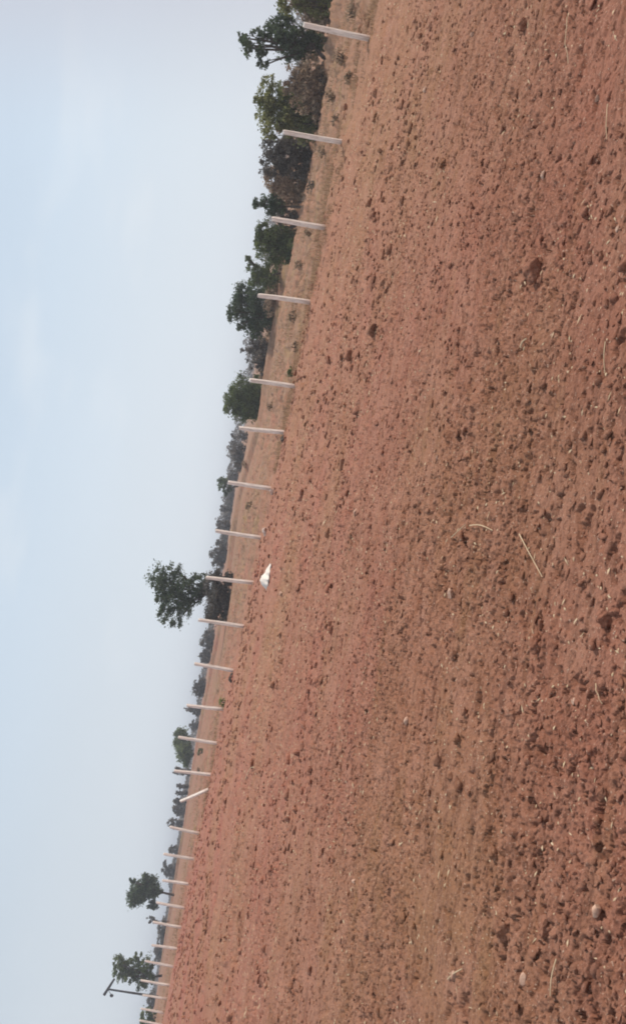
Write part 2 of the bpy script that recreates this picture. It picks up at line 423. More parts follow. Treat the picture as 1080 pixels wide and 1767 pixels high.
# ------------------------------------------------------------------ pale stones one can point to
def stone(px, py, rpx, label, mat=M_stone, name='stone', cat='stone', flat=.7, group='pale stones on the red field'):
    p = hit(px, py); d = p.length; r = rpx * .5 * d / F
    rg = np.random.default_rng(int(px * 7 + py)); v = ico3[0].copy()
    for q in range(8 if name == 'stone' else 6):
        dd = rg.normal(size=3); dd /= np.linalg.norm(dd); c = rg.uniform(.45, .85)
        v -= np.maximum(0, v @ dd - c)[:, None] * dd * (1 if name == 'stone' else .8)
    am = .05 if name == 'stone' else .30
    u = v * 2.3 + rg.uniform(0, 50, 3)
    nz = vnoise(u[:, 0] + u[:, 2], u[:, 1] - u[:, 2], 9) - .5 + .6 * (vnoise(u[:, 0] * 2.3 - u[:, 2] * 2, u[:, 1] * 2.3 + u[:, 2] * 2.1, 10) - .5) + .35 * (vnoise(u[:, 0] * 5 + u[:, 2] * 4, u[:, 1] * 5 - u[:, 2] * 4, 12) - .5)
    v = v * (1.12 + am * 1.6 * nz)[:, None] * np.array([1.15, .8, flat]) * r
    th_ = rg.uniform(-.7, .7); cs, sn = math.cos(th_), math.sin(th_)
    v = np.stack([v[:, 0] * cs - v[:, 1] * sn, v[:, 0] * sn + v[:, 1] * cs, v[:, 2] + r * (.12 if name == 'stone' else .18)], 1)
    o = mesh_obj(name, v, ico3[1], mat); o.location = p
    tag(o, label, cat, group)

ico3 = ico(4)
STONES = [
 (780, 1024, 20, 'pale cream stone, the largest, beside the long fallen straw in the field'),
 (1032, 170, 9, 'tiny pale stone near the picture\'s upper right corner'),
 (939, 303, 14, 'pale upright stone beside a dark hole, upper right part of the field'),
 (817, 59, 8, 'tiny white stone in the upper field, nearest the picture\'s top edge'),
 (735, 155, 10, 'light pinkish stone in the upper field right of the second fence post'),
 (1066, 395, 10, 'cream stone by the right edge of the picture, upper half'),
 (703, 1246, 15, 'pale stone in the field below the cream one, right of the leaning post'),
 (612, 1521, 12, 'small bright stone in the lower middle of the field'),
 (614, 884, 10, 'small light stone in the field above the white sheet'),
 (486, 1024, 9, 'small pale stone lying just right of the white sheet'),
 (1036, 928, 12, 'rounded light stone near the right edge, middle of the picture'),
 (1035, 1570, 22, 'large dusty pink stone near the lower right corner'),
 (785, 1685, 16, 'yellowish stone near the bottom edge of the picture'),
 (905, 1690, 18, 'flat cream stone near the bottom edge, right of the yellowish one'),
 (612, 600, 8, 'tiny pale stone on the field right of the sparse grey shrub'),
 (755, 790, 9, 'tiny light stone in the middle of the field'),
 (990, 1210, 12, 'dusty pink stone in the right part of the lower field'),
]
for a_ in STONES: stone(*a_)

# bigger dark clods that throw clear shadows
DARK = [
 (928, 470, 40, 'largest dark soil clod, in the upper right of the field'),
 (940, 655, 22, 'dark elongated clod in the right of the field, upper middle'),
 (1050, 1062, 34, 'dark ragged clod by the right edge of the picture'),
 (928, 1112, 28, 'dark wedge-shaped clod in the middle right of the field'),
 (885, 1230, 28, 'dark lumpy clod below the wedge-shaped one'),
 (870, 1605, 30, 'tall narrow dark clod in the lower right of the field'),
 (945, 1600, 28, 'dark curved clod between the narrow clod and the dusty pink stone'),
 (855, 1470, 22, 'small dark clod in the lower middle right of the field'),
 (905, 45, 22, 'dark clod nearest the top edge of the picture'),
 (765, 283, 18, 'dark clod in the upper field right of the third fence post'),
 (1045, 1370, 22, 'dark clod at the right edge in the lower half'),
 (790, 1275, 18, 'dark clod right of the pale stone in the lower field'),
]
for (px, py, rp, lb) in DARK:
    stone(px, py, rp, lb, M_clod, 'soil_clod', 'clod', .8, 'large soil clods on the field')

# ------------------------------------------------------------------ fallen straws
def tube(pts, rads, n=6):
    pts = [Vector(p) for p in pts]; V = []; Fq = []
    for k_, p in enumerate(pts):
        d = (pts[min(k_ + 1, len(pts) - 1)] - pts[max(k_ - 1, 0)]).normalized()
        a = d.orthogonal().normalized(); b = d.cross(a)
        for j in range(n):
            t = 2 * math.pi * j / n; V.append(p + (a * math.cos(t) + b * math.sin(t)) * rads[k_])
    for k_ in range(len(pts) - 1):
        for j in range(n):
            Fq.append([k_ * n + j, k_ * n + (j + 1) % n, (k_ + 1) * n + (j + 1) % n, (k_ + 1) * n + j])
    Fq.append(list(range(n))[::-1]); Fq.append([(len(pts) - 1) * n + j for j in range(n)])
    return V, Fq

def merge(parts):
    V = []; Fs = []
    for v, f in parts:
        o = len(V); V += [tuple(q) for q in v]; Fs += [[o + k for k in g] for g in f]
    return V, Fs

STRAWS = [
 (898, 922, 938, 996, .0045, 'long pale straw lying slantwise in the middle right of the field'),
 (815, 908, 852, 916, .005, 'short bent straw left of the long slantwise one'),
 (783, 928, 806, 905, .005, 'forked bit of straw at the left of the short bent straw'),
 (1030, 1180, 1042, 1215, .0035, 'thin curved straw near the right edge of the picture'),
 (1048, 590, 1047, 650, .0035, 'thin straight straw by the right edge, upper half'),
 (980, 30, 982, 110, .0035, 'long thin straw near the top right corner'),
 (1050, 180, 1048, 240, .0035, 'thin straw below the tiny stone by the upper right corner'),
 (962, 1655, 958, 1720, .004, 'pale stalk near the bottom edge of the picture'),
 (902, 600, 912, 585, .008, 'short thick bit of straw in the upper middle of the field'),
 (775, 1690, 800, 1672, .006, 'splayed straw beside the yellowish stone near the bottom edge'),
 (425, 1345, 440, 1325, .012, 'straw bit at far field right of the slanting post'),
]
for (a, b, c, d, r_, lb) in STRAWS:
    bow = random.uniform(-.05, .05); r_ *= .8
    p, q = hit(a, b), hit(c, d); n_ = 6; pts = []
    for k_ in range(n_):
        t = k_ / (n_ - 1); m = p.lerp(q, t); side = (q - p).cross(Vector((0, 0, 1))) * bow * math.sin(t * 3.1)
        m = m + side; m.z = max(gz(m.x, m.y), m.z) + r_ + .004 + .008 * math.sin(t * 3.1); pts.append(m - p)
    v, f = tube(pts, [r_ * (1 - .4 * k_ / n_) for k_ in range(n_)], 5)
    o = mesh_obj('straw', v, f, M_straw); o.location = p
    tag(o, lb, 'straw', 'straws fallen on the field')

# ------------------------------------------------------------------ fence posts
FENCE_DIR = Vector((FZ * (FB), FZ * FC, 0)).normalized()
FENCE_NRM = Vector((FENCE_DIR.y, -FENCE_DIR.x, 0))
def post_mesh(bot, top, w0=.125, w1=.11, seed=0):
    rnd = random.Random(seed)
    ax = (top - bot); L = ax.length; ax.normalize()
    rot = rnd.uniform(-.15, .15)
    e1 = (FENCE_DIR * math.cos(rot) + FENCE_NRM * math.sin(rot)); e1 = (e1 - ax * e1.dot(ax)).normalized(); e2 = ax.cross(e1)
    V = []; Fq = []; lv = [(0, 1), (.25, .99), (.5, 1.0), (.75, .98), (.975, .97), (1.0, .84)]
    for (t, sc_) in lv:
        wd = (w0 + (w1 - w0) * t) / 2 * sc_
        off = e1 * .012 * math.sin(t * 3 + seed) + e2 * .008 * math.cos(t * 5 + seed * 2)
        for (sx, sy) in ((-1, -.78), (-.78, -1), (.78, -1), (1, -.78), (1, .78), (.78, 1), (-.78, 1), (-1, .78)):
            V.append(bot + ax * (L * t + (rnd.uniform(-.03, .012) if t > .95 else 0)) + e1 * sx * wd * rnd.uniform(.93, 1.05) + e2 * sy * wd * rnd.uniform(.93, 1.05) + off)
    for k_ in range(len(lv) - 1):
        for j in range(8): Fq.append([k_ * 8 + j, k_ * 8 + (j + 1) % 8, (k_ + 1) * 8 + (j + 1) % 8, (k_ + 1) * 8 + j])
    Fq.append(list(range(8))[::-1]); Fq.append([(len(lv) - 1) * 8 + j for j in range(8)])
    return V, Fq

POSTS = [
 (523, 42, 640, 67, 'first fence post from the picture\'s top edge, thick and off-white, beside the dark tree'),
 (488, 228, 598, 246, 'second fence post from the top edge, off-white, at the foot of the yellow-green bush'),
 (468, 378, 565, 393, 'third fence post from the top edge, just below the small dark tree'),
 (445, 510, 538, 522, 'fourth fence post from the top edge, in front of the big dark tree'),
 (430, 655, 512, 668, 'fifth fence post from the top edge, between sparse shrub and round green bush'),
 (412, 738, 496, 747, 'sixth fence post from the top edge, just below the round green bush'),
 (393, 832, 470, 843, 'seventh fence post from the top edge, in front of the small distant tree'),
 (372, 916, 452, 928, 'eighth fence post from the top edge, with a pale rubble foot leaning at its base'),
 (355, 997, 437, 1005, 'ninth fence post from the top edge, left of the white sheet on the field'),
 (342, 1070, 423, 1081, 'tenth fence post from the top edge, at the lower side of the tall lone tree'),
 (335, 1145, 405, 1158, 'eleventh fence post from the top edge, standing against open sky and brown ground'),
 (322, 1217, 385, 1224, 'twelfth fence post from the top edge, with a green weed at its base'),
 (308, 1272, 378, 1283, 'thirteenth fence post from the top edge, in front of the grey-green rounded tree'),
 (300, 1330, 368, 1337, 'upright fence post just above the slanting post'),
 (293, 1427, 343, 1438, 'first upright fence post below the slanting post'),
 (282, 1474, 335, 1482, 'second upright fence post below the slanting post'),
 (280, 1519, 328, 1526, 'fence post beside the trunk side of the dark round tree'),
 (270, 1557, 318, 1567, 'fence post just below the dark round tree'),
 (264, 1591, 313, 1600, 'eighth fence post counted from the bottom edge of the picture'),
 (262, 1631, 307, 1637, 'seventh fence post counted from the bottom edge, above the tree by the pole'),
 (250, 1658, 300, 1668, 'sixth fence post counted from the bottom edge, in front of the tree by the pole'),
 (243, 1692, 293, 1700, 'fifth fence post counted from the bottom edge, between that tree and the dark pole'),
 (246, 1717, 285, 1723, 'fourth fence post counted from the bottom edge, right under the dark pole'),
 (243, 1740, 283, 1748, 'third fence post counted from the bottom edge, small, beside the last bush'),
 (241, 1761, 279, 1768, 'last fence post, cut by the bottom edge of the picture'),
]
def fence_xy(px, py):
    d = ray(px, py); t = d.x / d.y; k_ = (FA - t) / (t * FC - FB); Y = FZ * (1 + FC * k_)
    return Vector((t * Y, Y, H + d.z / d.y * Y))
for k_, (tx, ty, bx, by, lb) in enumerate(POSTS):
    b = fence_xy(bx, by); t = at(tx, ty, b.y)
    g = gs(b.x, b.y); ax = (t - b).normalized()
    bot = b - ax * (max(0, b.z - g) + .30)
    v, f = post_mesh(bot - b, t - b, .135, .12, k_)
    o = mesh_obj('fence_post', v, f, M_post); o.location = b
    tag(o, lb, 'fence post', 'white posts of the field fence')
# the slanting one
b = fence_xy(361, 1362); t = at(311, 1383, b.y + .3); ax = (t - b).normalized()
v, f = post_mesh(ax * -.25, t - b, .14, .13, 5)
o = mesh_obj('slanting_post', v, f, M_post); o.location = b
tag(o, 'pale post leaning at a steep slant between two upright fence posts, like a gate strut', 'post')

# rubble feet, dark lumps in place of shade and weeds at some posts
for (px, py, rp, lb) in ((459, 919, 13, 'pale block of rubble leaning at the foot of the eighth fence post'),
                         (470, 849, 9, 'pale lump at the foot of the seventh fence post')):
    stone(px, py, rp, lb, M_post, 'rubble_block', 'rubble', .8, None)
for (px, py, rp, lb) in ((490, 758, 10, 'dark lump standing in for shade under the foot of the sixth fence post'),
                         (401, 1170, 12, 'dark lump standing in for shade under the foot of the eleventh fence post')):
    stone(px, py, rp, lb, M_bark, 'shade_lump', 'clod', .8, None)  # dark lumps added where only the post's shadow falls

# white sheet lying peaked on the field
c0 = hit(464, 998); s_ = c0.length / F
sheet_w = 46 * s_; na, nb_ = 30, 13; V = []; Fq = []
for i_ in range(na):
    a = -.55 + i_ / (na - 1.0); top = np.interp(a, [-.6, -.3, .0, .13, .25, .42], [.01, .12, .25, .31, .20, .01])
    for j in range(nb_):
        bb = j / (nb_ - 1) * 2 - 1; wy = (.12 + top * 1.0) * bb * (1 + .15 * math.sin(i_ * .9))
        hh = top * sheet_w * 1.05 * max(0, 1 - abs(bb) ** 1.35) + .012 * math.sin(i_ * .7 + j * .6) * (1 - abs(bb)) + .004 * math.sin(i_ * 2.9 - j * 1.7) + .012
        V.append((-a * sheet_w + .015 * math.sin(j * 2 + i_), wy, hh))
for i_ in range(na - 1):
    for j in range(nb_ - 1): Fq.append([i_ * nb_ + j, i_ * nb_ + j + 1, i_ * nb_ + nb_ + j + 1, i_ * nb_ + nb_ + j])
o = mesh_obj('plastic_sheet', V, Fq, M_sheet, None, True); o.location = c0
md = o.modifiers.new('thick', 'SOLIDIFY'); md.thickness = .012
tag(o, 'white sheet crumpled into a low peak on the field by the ninth fence post', 'plastic sheet')

# ------------------------------------------------------------------ trees and bushes
def leaf_cloud(blobs, n, size, rng, clump=.16):
    """blobs: (centre Vector, rx, ry(depth), rz). returns small folded leaf clumps"""
    vol = np.array([b[1] * b[3] for b in blobs]); pr = vol / vol.sum()
    nb = rng.choice(len(blobs), n, p=pr)
    C_ = np.array([b[0][:] for b in blobs]); S_ = np.array([[b[1], b[2], b[3]] for b in blobs])
    ns = max(10, int(n / 45)); P = np.zeros((n, 3))
    for bi in range(len(blobs)):
        m = nb == bi; q = int(m.sum())
        if not q: continue
        k_ = max(5, int(ns * pr[bi]) + 4)
        d = rng.normal(size=(k_, 3)); d /= np.linalg.norm(d, axis=1)[:, None]
        d *= rng.uniform(.25, .98, (k_, 1)) ** .55
        ci = rng.integers(0, k_, q)
        csz = rng.uniform(.5, 1.5, k_) * clump
        P[m] = C_[bi] + (d[ci] + rng.normal(size=(q, 3)) * csz[ci][:, None] * np.array([1.1, 1.1, .8])) * S_[bi]
    a = rng.normal(size=(n, 3)); a /= np.linalg.norm(a, axis=1)[:, None]
    b = np.cross(a, rng.normal(size=(n, 3))); b /= np.linalg.norm(b, axis=1)[:, None]
    s = size * rng.uniform(.5, 1.3, n)[:, None]
    v0 = P - a * s; v1 = P + b * s * .55; v2 = P + a * s; v3 = P - b * s * .55
    c = np.cross(a, b) * s * .3; v1 = v1 + c; v3 = v3 + c
    V = np.stack([v0, v1, v2, v3], 1).reshape(-1, 3)
    i = np.arange(n)[:, None] * 4
    return V, np.hstack([i, i + 1, i + 2, i + 3])

def plant(name, kind, Y, base, blobs, label, cat, group=None, dens=1.0, stems=None, leaf=None, trunk_r=.09, depth=.9, seed=1):
    """base and blobs given as photo positions, built at distance Y with real size and depth"""
    rng = np.random.default_rng(seed); rnd = random.Random(seed)
    b0 = at(base[0], base[1], Y); g = gs(b0.x, b0.y); b0.z = g
    root = empty(name, b0); tag(root, label, cat, group)
    sc_ = Y / F; B = []
    for (px, py, rx, rz) in blobs:            # rx = half width along the horizon, rz = half height
        c = at(px, py, Y + rnd.uniform(-.5, .5) * rx * sc_) - b0
        if c.z + rz * sc_ > 0:
            B.append((c, rx * sc_, max(rx, rz * .7) * sc_ * depth, rz * sc_))
    if not name.endswith('tree'):
        for c, rx, ry, rz in list(B):
            if c.z - rz > 0: B.append((Vector((c.x, c.y, (c.z - rz) * .5)), rx * .8, ry * .8, (c.z - rz) * .55 + rz * .3))
    leaf = leaf or max(.085, 2.0 * sc_)
    area = sum(b[1] * b[3] for b in B) * 3.14
    n = int(min(14000, max(160, dens * area / (leaf * leaf * .55) * 2.6)))
    V, Fq = leaf_cloud(B, n, leaf, rng)
    m = V[:, 2].reshape(-1, 4).min(1) > -.05; Fq = Fq[m]
    mesh_obj('crown' if name.endswith('tree') else 'foliage', V, Fq, M_leaf[kind], root)
    parts = []; ms = stems or (1 if name.endswith('tree') else 5)
    if name.endswith('tree'):
        low = min(B, key=lambda q: q[0].z); top = max(B, key=lambda q: q[0].z)
        k1 = Vector((low[0].x * .6, low[0].y * .6, max(.3, low[0].z * .75)))
        parts.append(tube([(0, 0, -.25), (k1.x * .35, k1.y * .35, k1.z * .45), k1], [trunk_r * 1.25, trunk_r, trunk_r * .75], 7))
        for q in B:
            e = q[0] + Vector((0, 0, q[3] * .35)); mid = k1.lerp(e, .5) + Vector((rnd.uniform(-.1, .1), rnd.uniform(-.1, .1), -.08)) * q[3]
            parts.append(tube([k1, mid, e], [trunk_r * .65, trunk_r * .42, trunk_r * .12], 5))
            for z in range(3):
                e2 = q[0] + Vector((rnd.uniform(-.8, .8) * q[1], rnd.uniform(-.8, .8) * q[2], rnd.uniform(-.5, .8) * q[3]))
                parts.append(tube([mid, mid.lerp(e2, .55) + Vector((0, 0, .06)), e2], [trunk_r * .35, trunk_r * .22, trunk_r * .07], 4))
        v, f = merge(parts); mesh_obj('trunk', v, f, M_bark, root)
    else:
        for q in B:
            for z in range(3):
                e2 = q[0] + Vector((rnd.uniform(-.7, .7) * q[1], rnd.uniform(-.6, .6) * q[2], rnd.uniform(.1, .9) * q[3]))
                s0 = Vector((q[0].x * .35 + rnd.uniform(-.1, .1), q[0].y * .35, -.15))
                s0.z = gs(b0.x + s0.x, b0.y + s0.y) - b0.z - .1
                parts.append(tube([s0, s0.lerp(e2, .5) + Vector((rnd.uniform(-.1, .1), 0, .05)), e2], [.03, .022, .008], 4))
        v, f = merge(parts); mesh_obj('stem', v, f, M_bark, root)
    return root

for k_, (px, py, rw, rh, Y_d, kd, lb) in enumerate([
    (487, 338, 20, 15, 60, 'brown', 'brown scrub reaching the ground around the small dark knobbly tree'),
    (486, 375, 18, 15, 62, 'grey', 'grey scrub behind the third fence post'),
    (486, 455, 22, 12, 70, 'brown', 'brown scrub below the wide green bush'),
    (474, 480, 20, 12, 71, 'green', 'low green growth at the foot of the ragged green tree'),
    (469, 560, 24, 13, 74, 'brown', 'reddish brown undergrowth below the fourth fence post'),
    (455, 620, 36, 12, 84, 'brown', 'low purple-brown scrub behind the sparse grey shrub'),
    (445, 665, 20, 12, 86, 'green', 'low green growth on the upper side of the round green bush'),
    (545, 70, 24, 24, 51, 'brown', 'brown growth behind the trunk of the tall dark tree'),
    ]):
    UNDER = globals().setdefault('UNDER', []); UNDER.append((px, py, rw, rh, Y_d, kd, lb))
# (name, leaf kind, distance, base px, blobs [(px, py, half width, half height)], label, ...)
plant('bush', 'bright', 46, (575, 8), [(505, 2, 22, 26), (530, -14, 26, 34)], 'bright green bush at the very top edge of the picture', 'bush', seed=2)
plant('thicket', 'brown', 47, (578, 28), [(548, 30, 16, 28), (540, 5, 24, 38), (552, 15, 20, 26), (556, -22, 20, 28)], 'brown twiggy thicket at the top edge behind the first fence post', 'thicket', 'brown thickets under the trees', seed=3)
plant('tall_tree', 'dark', 49, (566, 106), [(425, 78, 17, 16), (418, 66, 9, 10), (445, 62, 13, 14), (448, 88, 12, 14), (455, 108, 11, 10), (480, 60, 24, 26), (490, 36, 16, 20), (505, 84, 26, 26), (528, 92, 14, 24), (515, 60, 20, 24), (540, 72, 16, 24)],
      'tall dark irregular tree near the top edge, its crown jutting far into the sky', 'tree', dens=1.1, trunk_r=.11, seed=4)
plant('thicket', 'brown', 48, (566, 140), [(520, 128, 20, 24), (540, 150, 24, 26), (530, 175, 26, 28), (512, 150, 18, 24), (536, 120, 24, 22), (545, 185, 20, 18)], 'brown thicket between the tall dark tree and the yellow-green bush', 'thicket', 'brown thickets under the trees', dens=.9, seed=5)
plant('bush', 'bright', 50, (550, 190), [(465, 160, 26, 20), (458, 190, 26, 18), (480, 178, 28, 26), (470, 218, 22, 20), (495, 205, 20, 26), (448, 175, 12, 10)], 'yellow-green feathery bush above the second fence post', 'bush', dens=.8, seed=6)
plant('thicket', 'brown', 51, (548, 215), [(520, 200, 18, 24), (530, 216, 14, 20), (505, 225, 14, 22)], 'dark brown undergrowth beside the second fence post\'s upper side', 'thicket', 'brown thickets under the trees', dens=1., seed=7)
plant('bush', 'grey', 54, (532, 268), [(478, 255, 22, 26), (468, 285, 20, 20), (495, 270, 22, 26), (505, 250, 16, 24)], 'dark grey-green bush below the second fence post', 'bush', seed=8)
plant('bush', 'brown', 57, (518, 312), [(470, 310, 20, 18), (488, 325, 18, 22), (490, 298, 16, 22)], 'olive brown bush just above the small dark tree', 'bush', seed=9)
plant('small_tree', 'dark', 58, (495, 352), [(443, 352, 11, 8), (455, 347, 12, 12), (465, 360, 13, 15), (475, 345, 14, 14), (482, 358, 10, 12)], 'small dark knobbly tree just above the third fence post', 'tree', trunk_r=.08, seed=10)
plant('bush', 'green', 62, (502, 418), [(455, 400, 20, 15), (462, 425, 26, 24), (480, 410, 22, 20), (478, 440, 18, 20), (445, 415, 12, 8)], 'wide green bush between the third fence post and the big dark tree', 'bush', seed=11)
plant('small_tree', 'green', 68, (488, 470), [(430, 448, 8, 8), (436, 462, 10, 10), (450, 470, 18, 20), (462, 482, 18, 18), (440, 482, 12, 12)], 'ragged green tree touching the upper side of the big dark tree', 'tree', trunk_r=.08, seed=12)
plant('large_tree', 'dark', 72, (482, 532), [(402, 540, 18, 12), (410, 522, 18, 14), (425, 505, 20, 20), (430, 545, 26, 24), (448, 520, 26, 24), (440, 570, 16, 16), (455, 550, 20, 20), (418, 560, 10, 10)],
      'big dark rounded tree behind the fourth fence post', 'tree', dens=1.15, trunk_r=.15, seed=13)
plant('thicket', 'brown', 70, (484, 500), [(468, 500, 20, 14), (470, 530, 20, 14)], 'brown scrub at the foot of the big dark tree', 'thicket', 'brown thickets under the trees', seed=14)
plant('shrub', 'grey', 80, (464, 605), [(450, 592, 16, 14), (448, 615, 16, 14), (420, 603, 7, 6), (432, 590, 6, 7), (455, 640, 14, 11), (432, 632, 5, 5), (426, 622, 4, 4), (440, 605, 12, 10)], 'sparse grey-purple shrub between the big dark tree and the fifth fence post', 'shrub', dens=.8, seed=15)
plant('round_bush', 'green', 82, (455, 692), [(402, 690, 26, 16), (412, 672, 22, 18), (418, 700, 26, 22), (430, 685, 28, 22), (438, 705, 20, 16), (395, 705, 14, 9)], 'round green bush between the fifth and sixth fence posts', 'bush', dens=1.15, seed=16)
plant('shrub', 'grey', 150, (428, 770), [(410, 785, 22, 12), (405, 775, 16, 10), (415, 800, 16, 12), (405, 752, 6, 7), (415, 750, 8, 8)], 'block of distant grey-blue bushes below the sixth fence post', 'bush', 'distant grey bushes on the horizon', seed=17)
plant('small_tree', 'dark', 130, (407, 838), [(385, 838, 14, 9), (382, 828, 6, 6), (393, 845, 10, 9)], 'small blue-green tree behind the seventh fence post', 'tree', trunk_r=.12, seed=18)
for k_, (px, py, rw, rh, D, lb) in enumerate([
    (400, 822, 9, 8, 200, 'distant grey bush just above the small blue-green tree'),
    (396, 862, 22, 7, 230, 'thin line of far bushes below the seventh fence post'),
    (384, 878, 5, 5, 210, 'tiny far treetop halfway between the seventh and eighth posts'),
    (391, 890, 20, 6, 260, 'low dark strip of far bushes above the eighth fence post'),
    (381, 906, 9, 8, 180, 'small grey tree right above the eighth fence post'),
    (388, 930, 18, 7, 230, 'thin far bushes just below the eighth fence post'),
    (375, 958, 22, 11, 170, 'grey-purple bushes above the tall lone tree'),
    (358, 1108, 20, 11, 170, 'grey bush right under the tall lone tree'),
    (350, 1135, 9, 8, 180, 'small grey bush touching the eleventh fence post'),
    (341, 1186, 16, 8, 180, 'grey-purple bush between the eleventh and twelfth posts'),
    (336, 1226, 8, 6, 200, 'little dark bush just below the twelfth fence post'),
    (326, 1224, 4, 6, 200, 'dark treetop rising beside the twelfth fence post'),
    (333, 1252, 8, 5, 220, 'tiny far bush above the grey-green rounded tree'),
    (305, 1331, 5, 10, 190, 'slim far tree beside the post above the slanting one'),
    (308, 1356, 4, 4, 200, 'upper of two tiny far treetops above the slanting post'),
    (307, 1368, 4, 4, 200, 'lower of two tiny far treetops above the slanting post'),
    (303, 1383, 5, 5, 200, 'tiny far treetop at the tip of the slanting post'),
    (303, 1398, 10, 6, 210, 'far purple bushes just below the slanting post'),
    (297, 1421, 8, 7, 220, 'far bush behind the first upright post below the slanting one'),
    (294, 1465, 7, 5, 220, 'tiny far bush above the second post below the slanting one'),
    (286, 1500, 11, 7, 220, 'far grey bush beside the top of the dark round tree'),
    (277, 1612, 20, 6, 200, 'low far hedge strip between two fence posts below the dark round tree'),
    (271, 1645, 14, 7, 190, 'brown far bush above the tree by the pole'),
    (262, 1728, 16, 7, 190, 'low dark hedge under the dark pole'),
    ]):
    plant('bush', 'grey', D, (px + rh * .9, py), [(px, py, rw * .7, rh * 1.15), (px + rh * .3, py - rw * .6, rw * .7, rh), (px + rh * .35, py + rw * .6, rw * .65, rh), (px + rh * .8, py, rw * .9, rh * .8)], lb, 'bush', 'distant grey bushes on the horizon', seed=40 + k_)
plant('lone_tree', 'dark', 76, (386, 1036), [(272, 998, 22, 18), (300, 985, 14, 14), (290, 1012, 26, 22), (275, 1030, 14, 10), (300, 1040, 26, 22), (285, 1058, 18, 14), (318, 1015, 26, 20), (322, 1048, 20, 18), (345, 1000, 14, 16), (338, 1025, 16, 14), (305, 1072, 12, 12), (350, 1012, 10, 10)],
      'tall lone leafy tree standing highest against the sky, middle of the picture', 'tree', dens=.85, trunk_r=.14, seed=19)
plant('thicket', 'grey', 74, (388, 1035), [(366, 1015, 22, 15), (369, 1045, 26, 15), (364, 1064, 14, 12), (371, 995, 14, 13), (374, 1030, 22, 12)], 'dark brownish thicket hiding the foot of the tall lone tree', 'thicket', dens=1.3, seed=20)
plant('shrub', 'green', 66, (388, 1216), [(384, 1212, 10, 7)], 'scruffy green weed at the foot of the twelfth fence post', 'weed', seed=21, dens=.5) if False else None
plant('rounded_tree', 'green', 170, (331, 1300), [(314, 1276, 17, 14), (312, 1266, 9, 10), (318, 1296, 19, 13), (322, 1308, 14, 9)], 'grey-green rounded tree behind the thirteenth fence post', 'tree', dens=2.6, trunk_r=.2, seed=22)
plant('round_tree', 'dark', 130, (288, 1543), [(245, 1535, 20, 18), (235, 1548, 16, 14), (258, 1530, 18, 16), (228, 1518, 7, 6), (250, 1512, 6, 7), (268, 1536, 14, 12), (262, 1562, 8, 10)],
      'dark round tree standing clear against the sky in the lower left', 'tree', dens=1.9, trunk_r=.16, seed=23)
plant('small_tree', 'grey', 140, (281, 1588), [(259, 1585, 7, 8), (265, 1590, 6, 6)], 'tiny thin tree just below the dark round tree', 'tree', dens=.6, trunk_r=.06, seed=24)
plant('leafy_tree', 'green', 120, (270, 1682), [(207, 1662, 14, 12), (205, 1678, 14, 10), (222, 1668, 16, 14), (222, 1685, 14, 12), (240, 1680, 14, 14), (252, 1668, 16, 14), (245, 1698, 12, 12), (238, 1650, 8, 8), (258, 1690, 12, 12)],
      'leafy green tree beside the dark pole near the bottom edge', 'tree', dens=1., trunk_r=.15, seed=25)
plant('bush', 'green', 110, (262, 1756), [(252, 1755, 15, 10), (256, 1770, 15, 9)], 'last green bush in the lower left at the bottom edge', 'bush', seed=26)

for k_, (px, py, rw, rh, Y_d, kd, lb) in enumerate(UNDER):
    plant('thicket', kd, Y_d, (px + rh, py), [(px, py, rw * .6, rh), (px + 2, py - rw * .6, rw * .5, rh * .8), (px + 2, py + rw * .6, rw * .5, rh * .85)], lb, 'thicket', 'brown thickets under the trees' if kd == 'brown' else None, seed=80 + k_)

# weed at the twelfth post, dark low shrubs beyond the fence
def weed(px, py, rpx, kind, lb, seed, Y=None):
    p = hit(px, py) if Y is None else at(px, py, Y)
    plant('weed', kind, p.y, (px, py), [(px - rpx * .4, py, rpx, rpx * .7)], lb, 'weed', 'low weeds near the fence', dens=.55, leaf=.05, seed=seed)
weed(388, 1213, 11, 'bright', 'scruffy yellow-green weed at the foot of the twelfth fence post', 61)
weed(350, 1299, 8, 'dark', 'small dark weed beyond the thirteenth fence post', 62)
weed(345, 1330, 6, 'brown', 'small brown weed beside the post above the slanting one', 63)
weed(520, 290, 12, 'brown', 'brown weed on the ground between the second and third posts', 64)
weed(505, 420, 9, 'green', 'low green weed between the third and fourth posts', 65)
weed(512, 600, 10, 'brown', 'brown weed between the fourth and fifth posts', 66)
weed(506, 640, 9, 'green', 'olive weed just above the fifth fence post', 67)
weed(425, 800, 8, 'brown', 'dry weed between the sixth and seventh posts', 68)

for k_, (px, py, rp, kd, lb) in enumerate([
    (612, 20, 16, 'brown', 'dry grey-brown scrub right of the first fence post\'s top, by the picture\'s top edge'),
    (590, 100, 15, 'brown', 'dry scrub behind and just below the first fence post'),
    (605, 135, 12, 'brown', 'small dry tuft on the strip below the first fence post'),
    (575, 165, 14, 'brown', 'dry scrub in front of the brown thicket below the tall dark tree'),
    (582, 205, 11, 'brown', 'small brown tuft just above the second fence post'),
    (560, 262, 13, 'brown', 'dry scrub just below the second fence post'),
    (540, 322, 12, 'grey', 'small grey tuft above the third fence post'),
    (535, 402, 11, 'brown', 'dry tuft just below the third fence post'),
    (520, 455, 12, 'brown', 'dry scrub midway between the third and fourth posts'),
    (508, 545, 11, 'brown', 'brown tuft just below the fourth fence post'),
    (470, 700, 9, 'brown', 'dry tuft in front of the round green bush'),
    (432, 872, 9, 'brown', 'dry tuft just below the seventh fence post')]):
    weed(px, py, rp, kd, lb, 120 + k_)

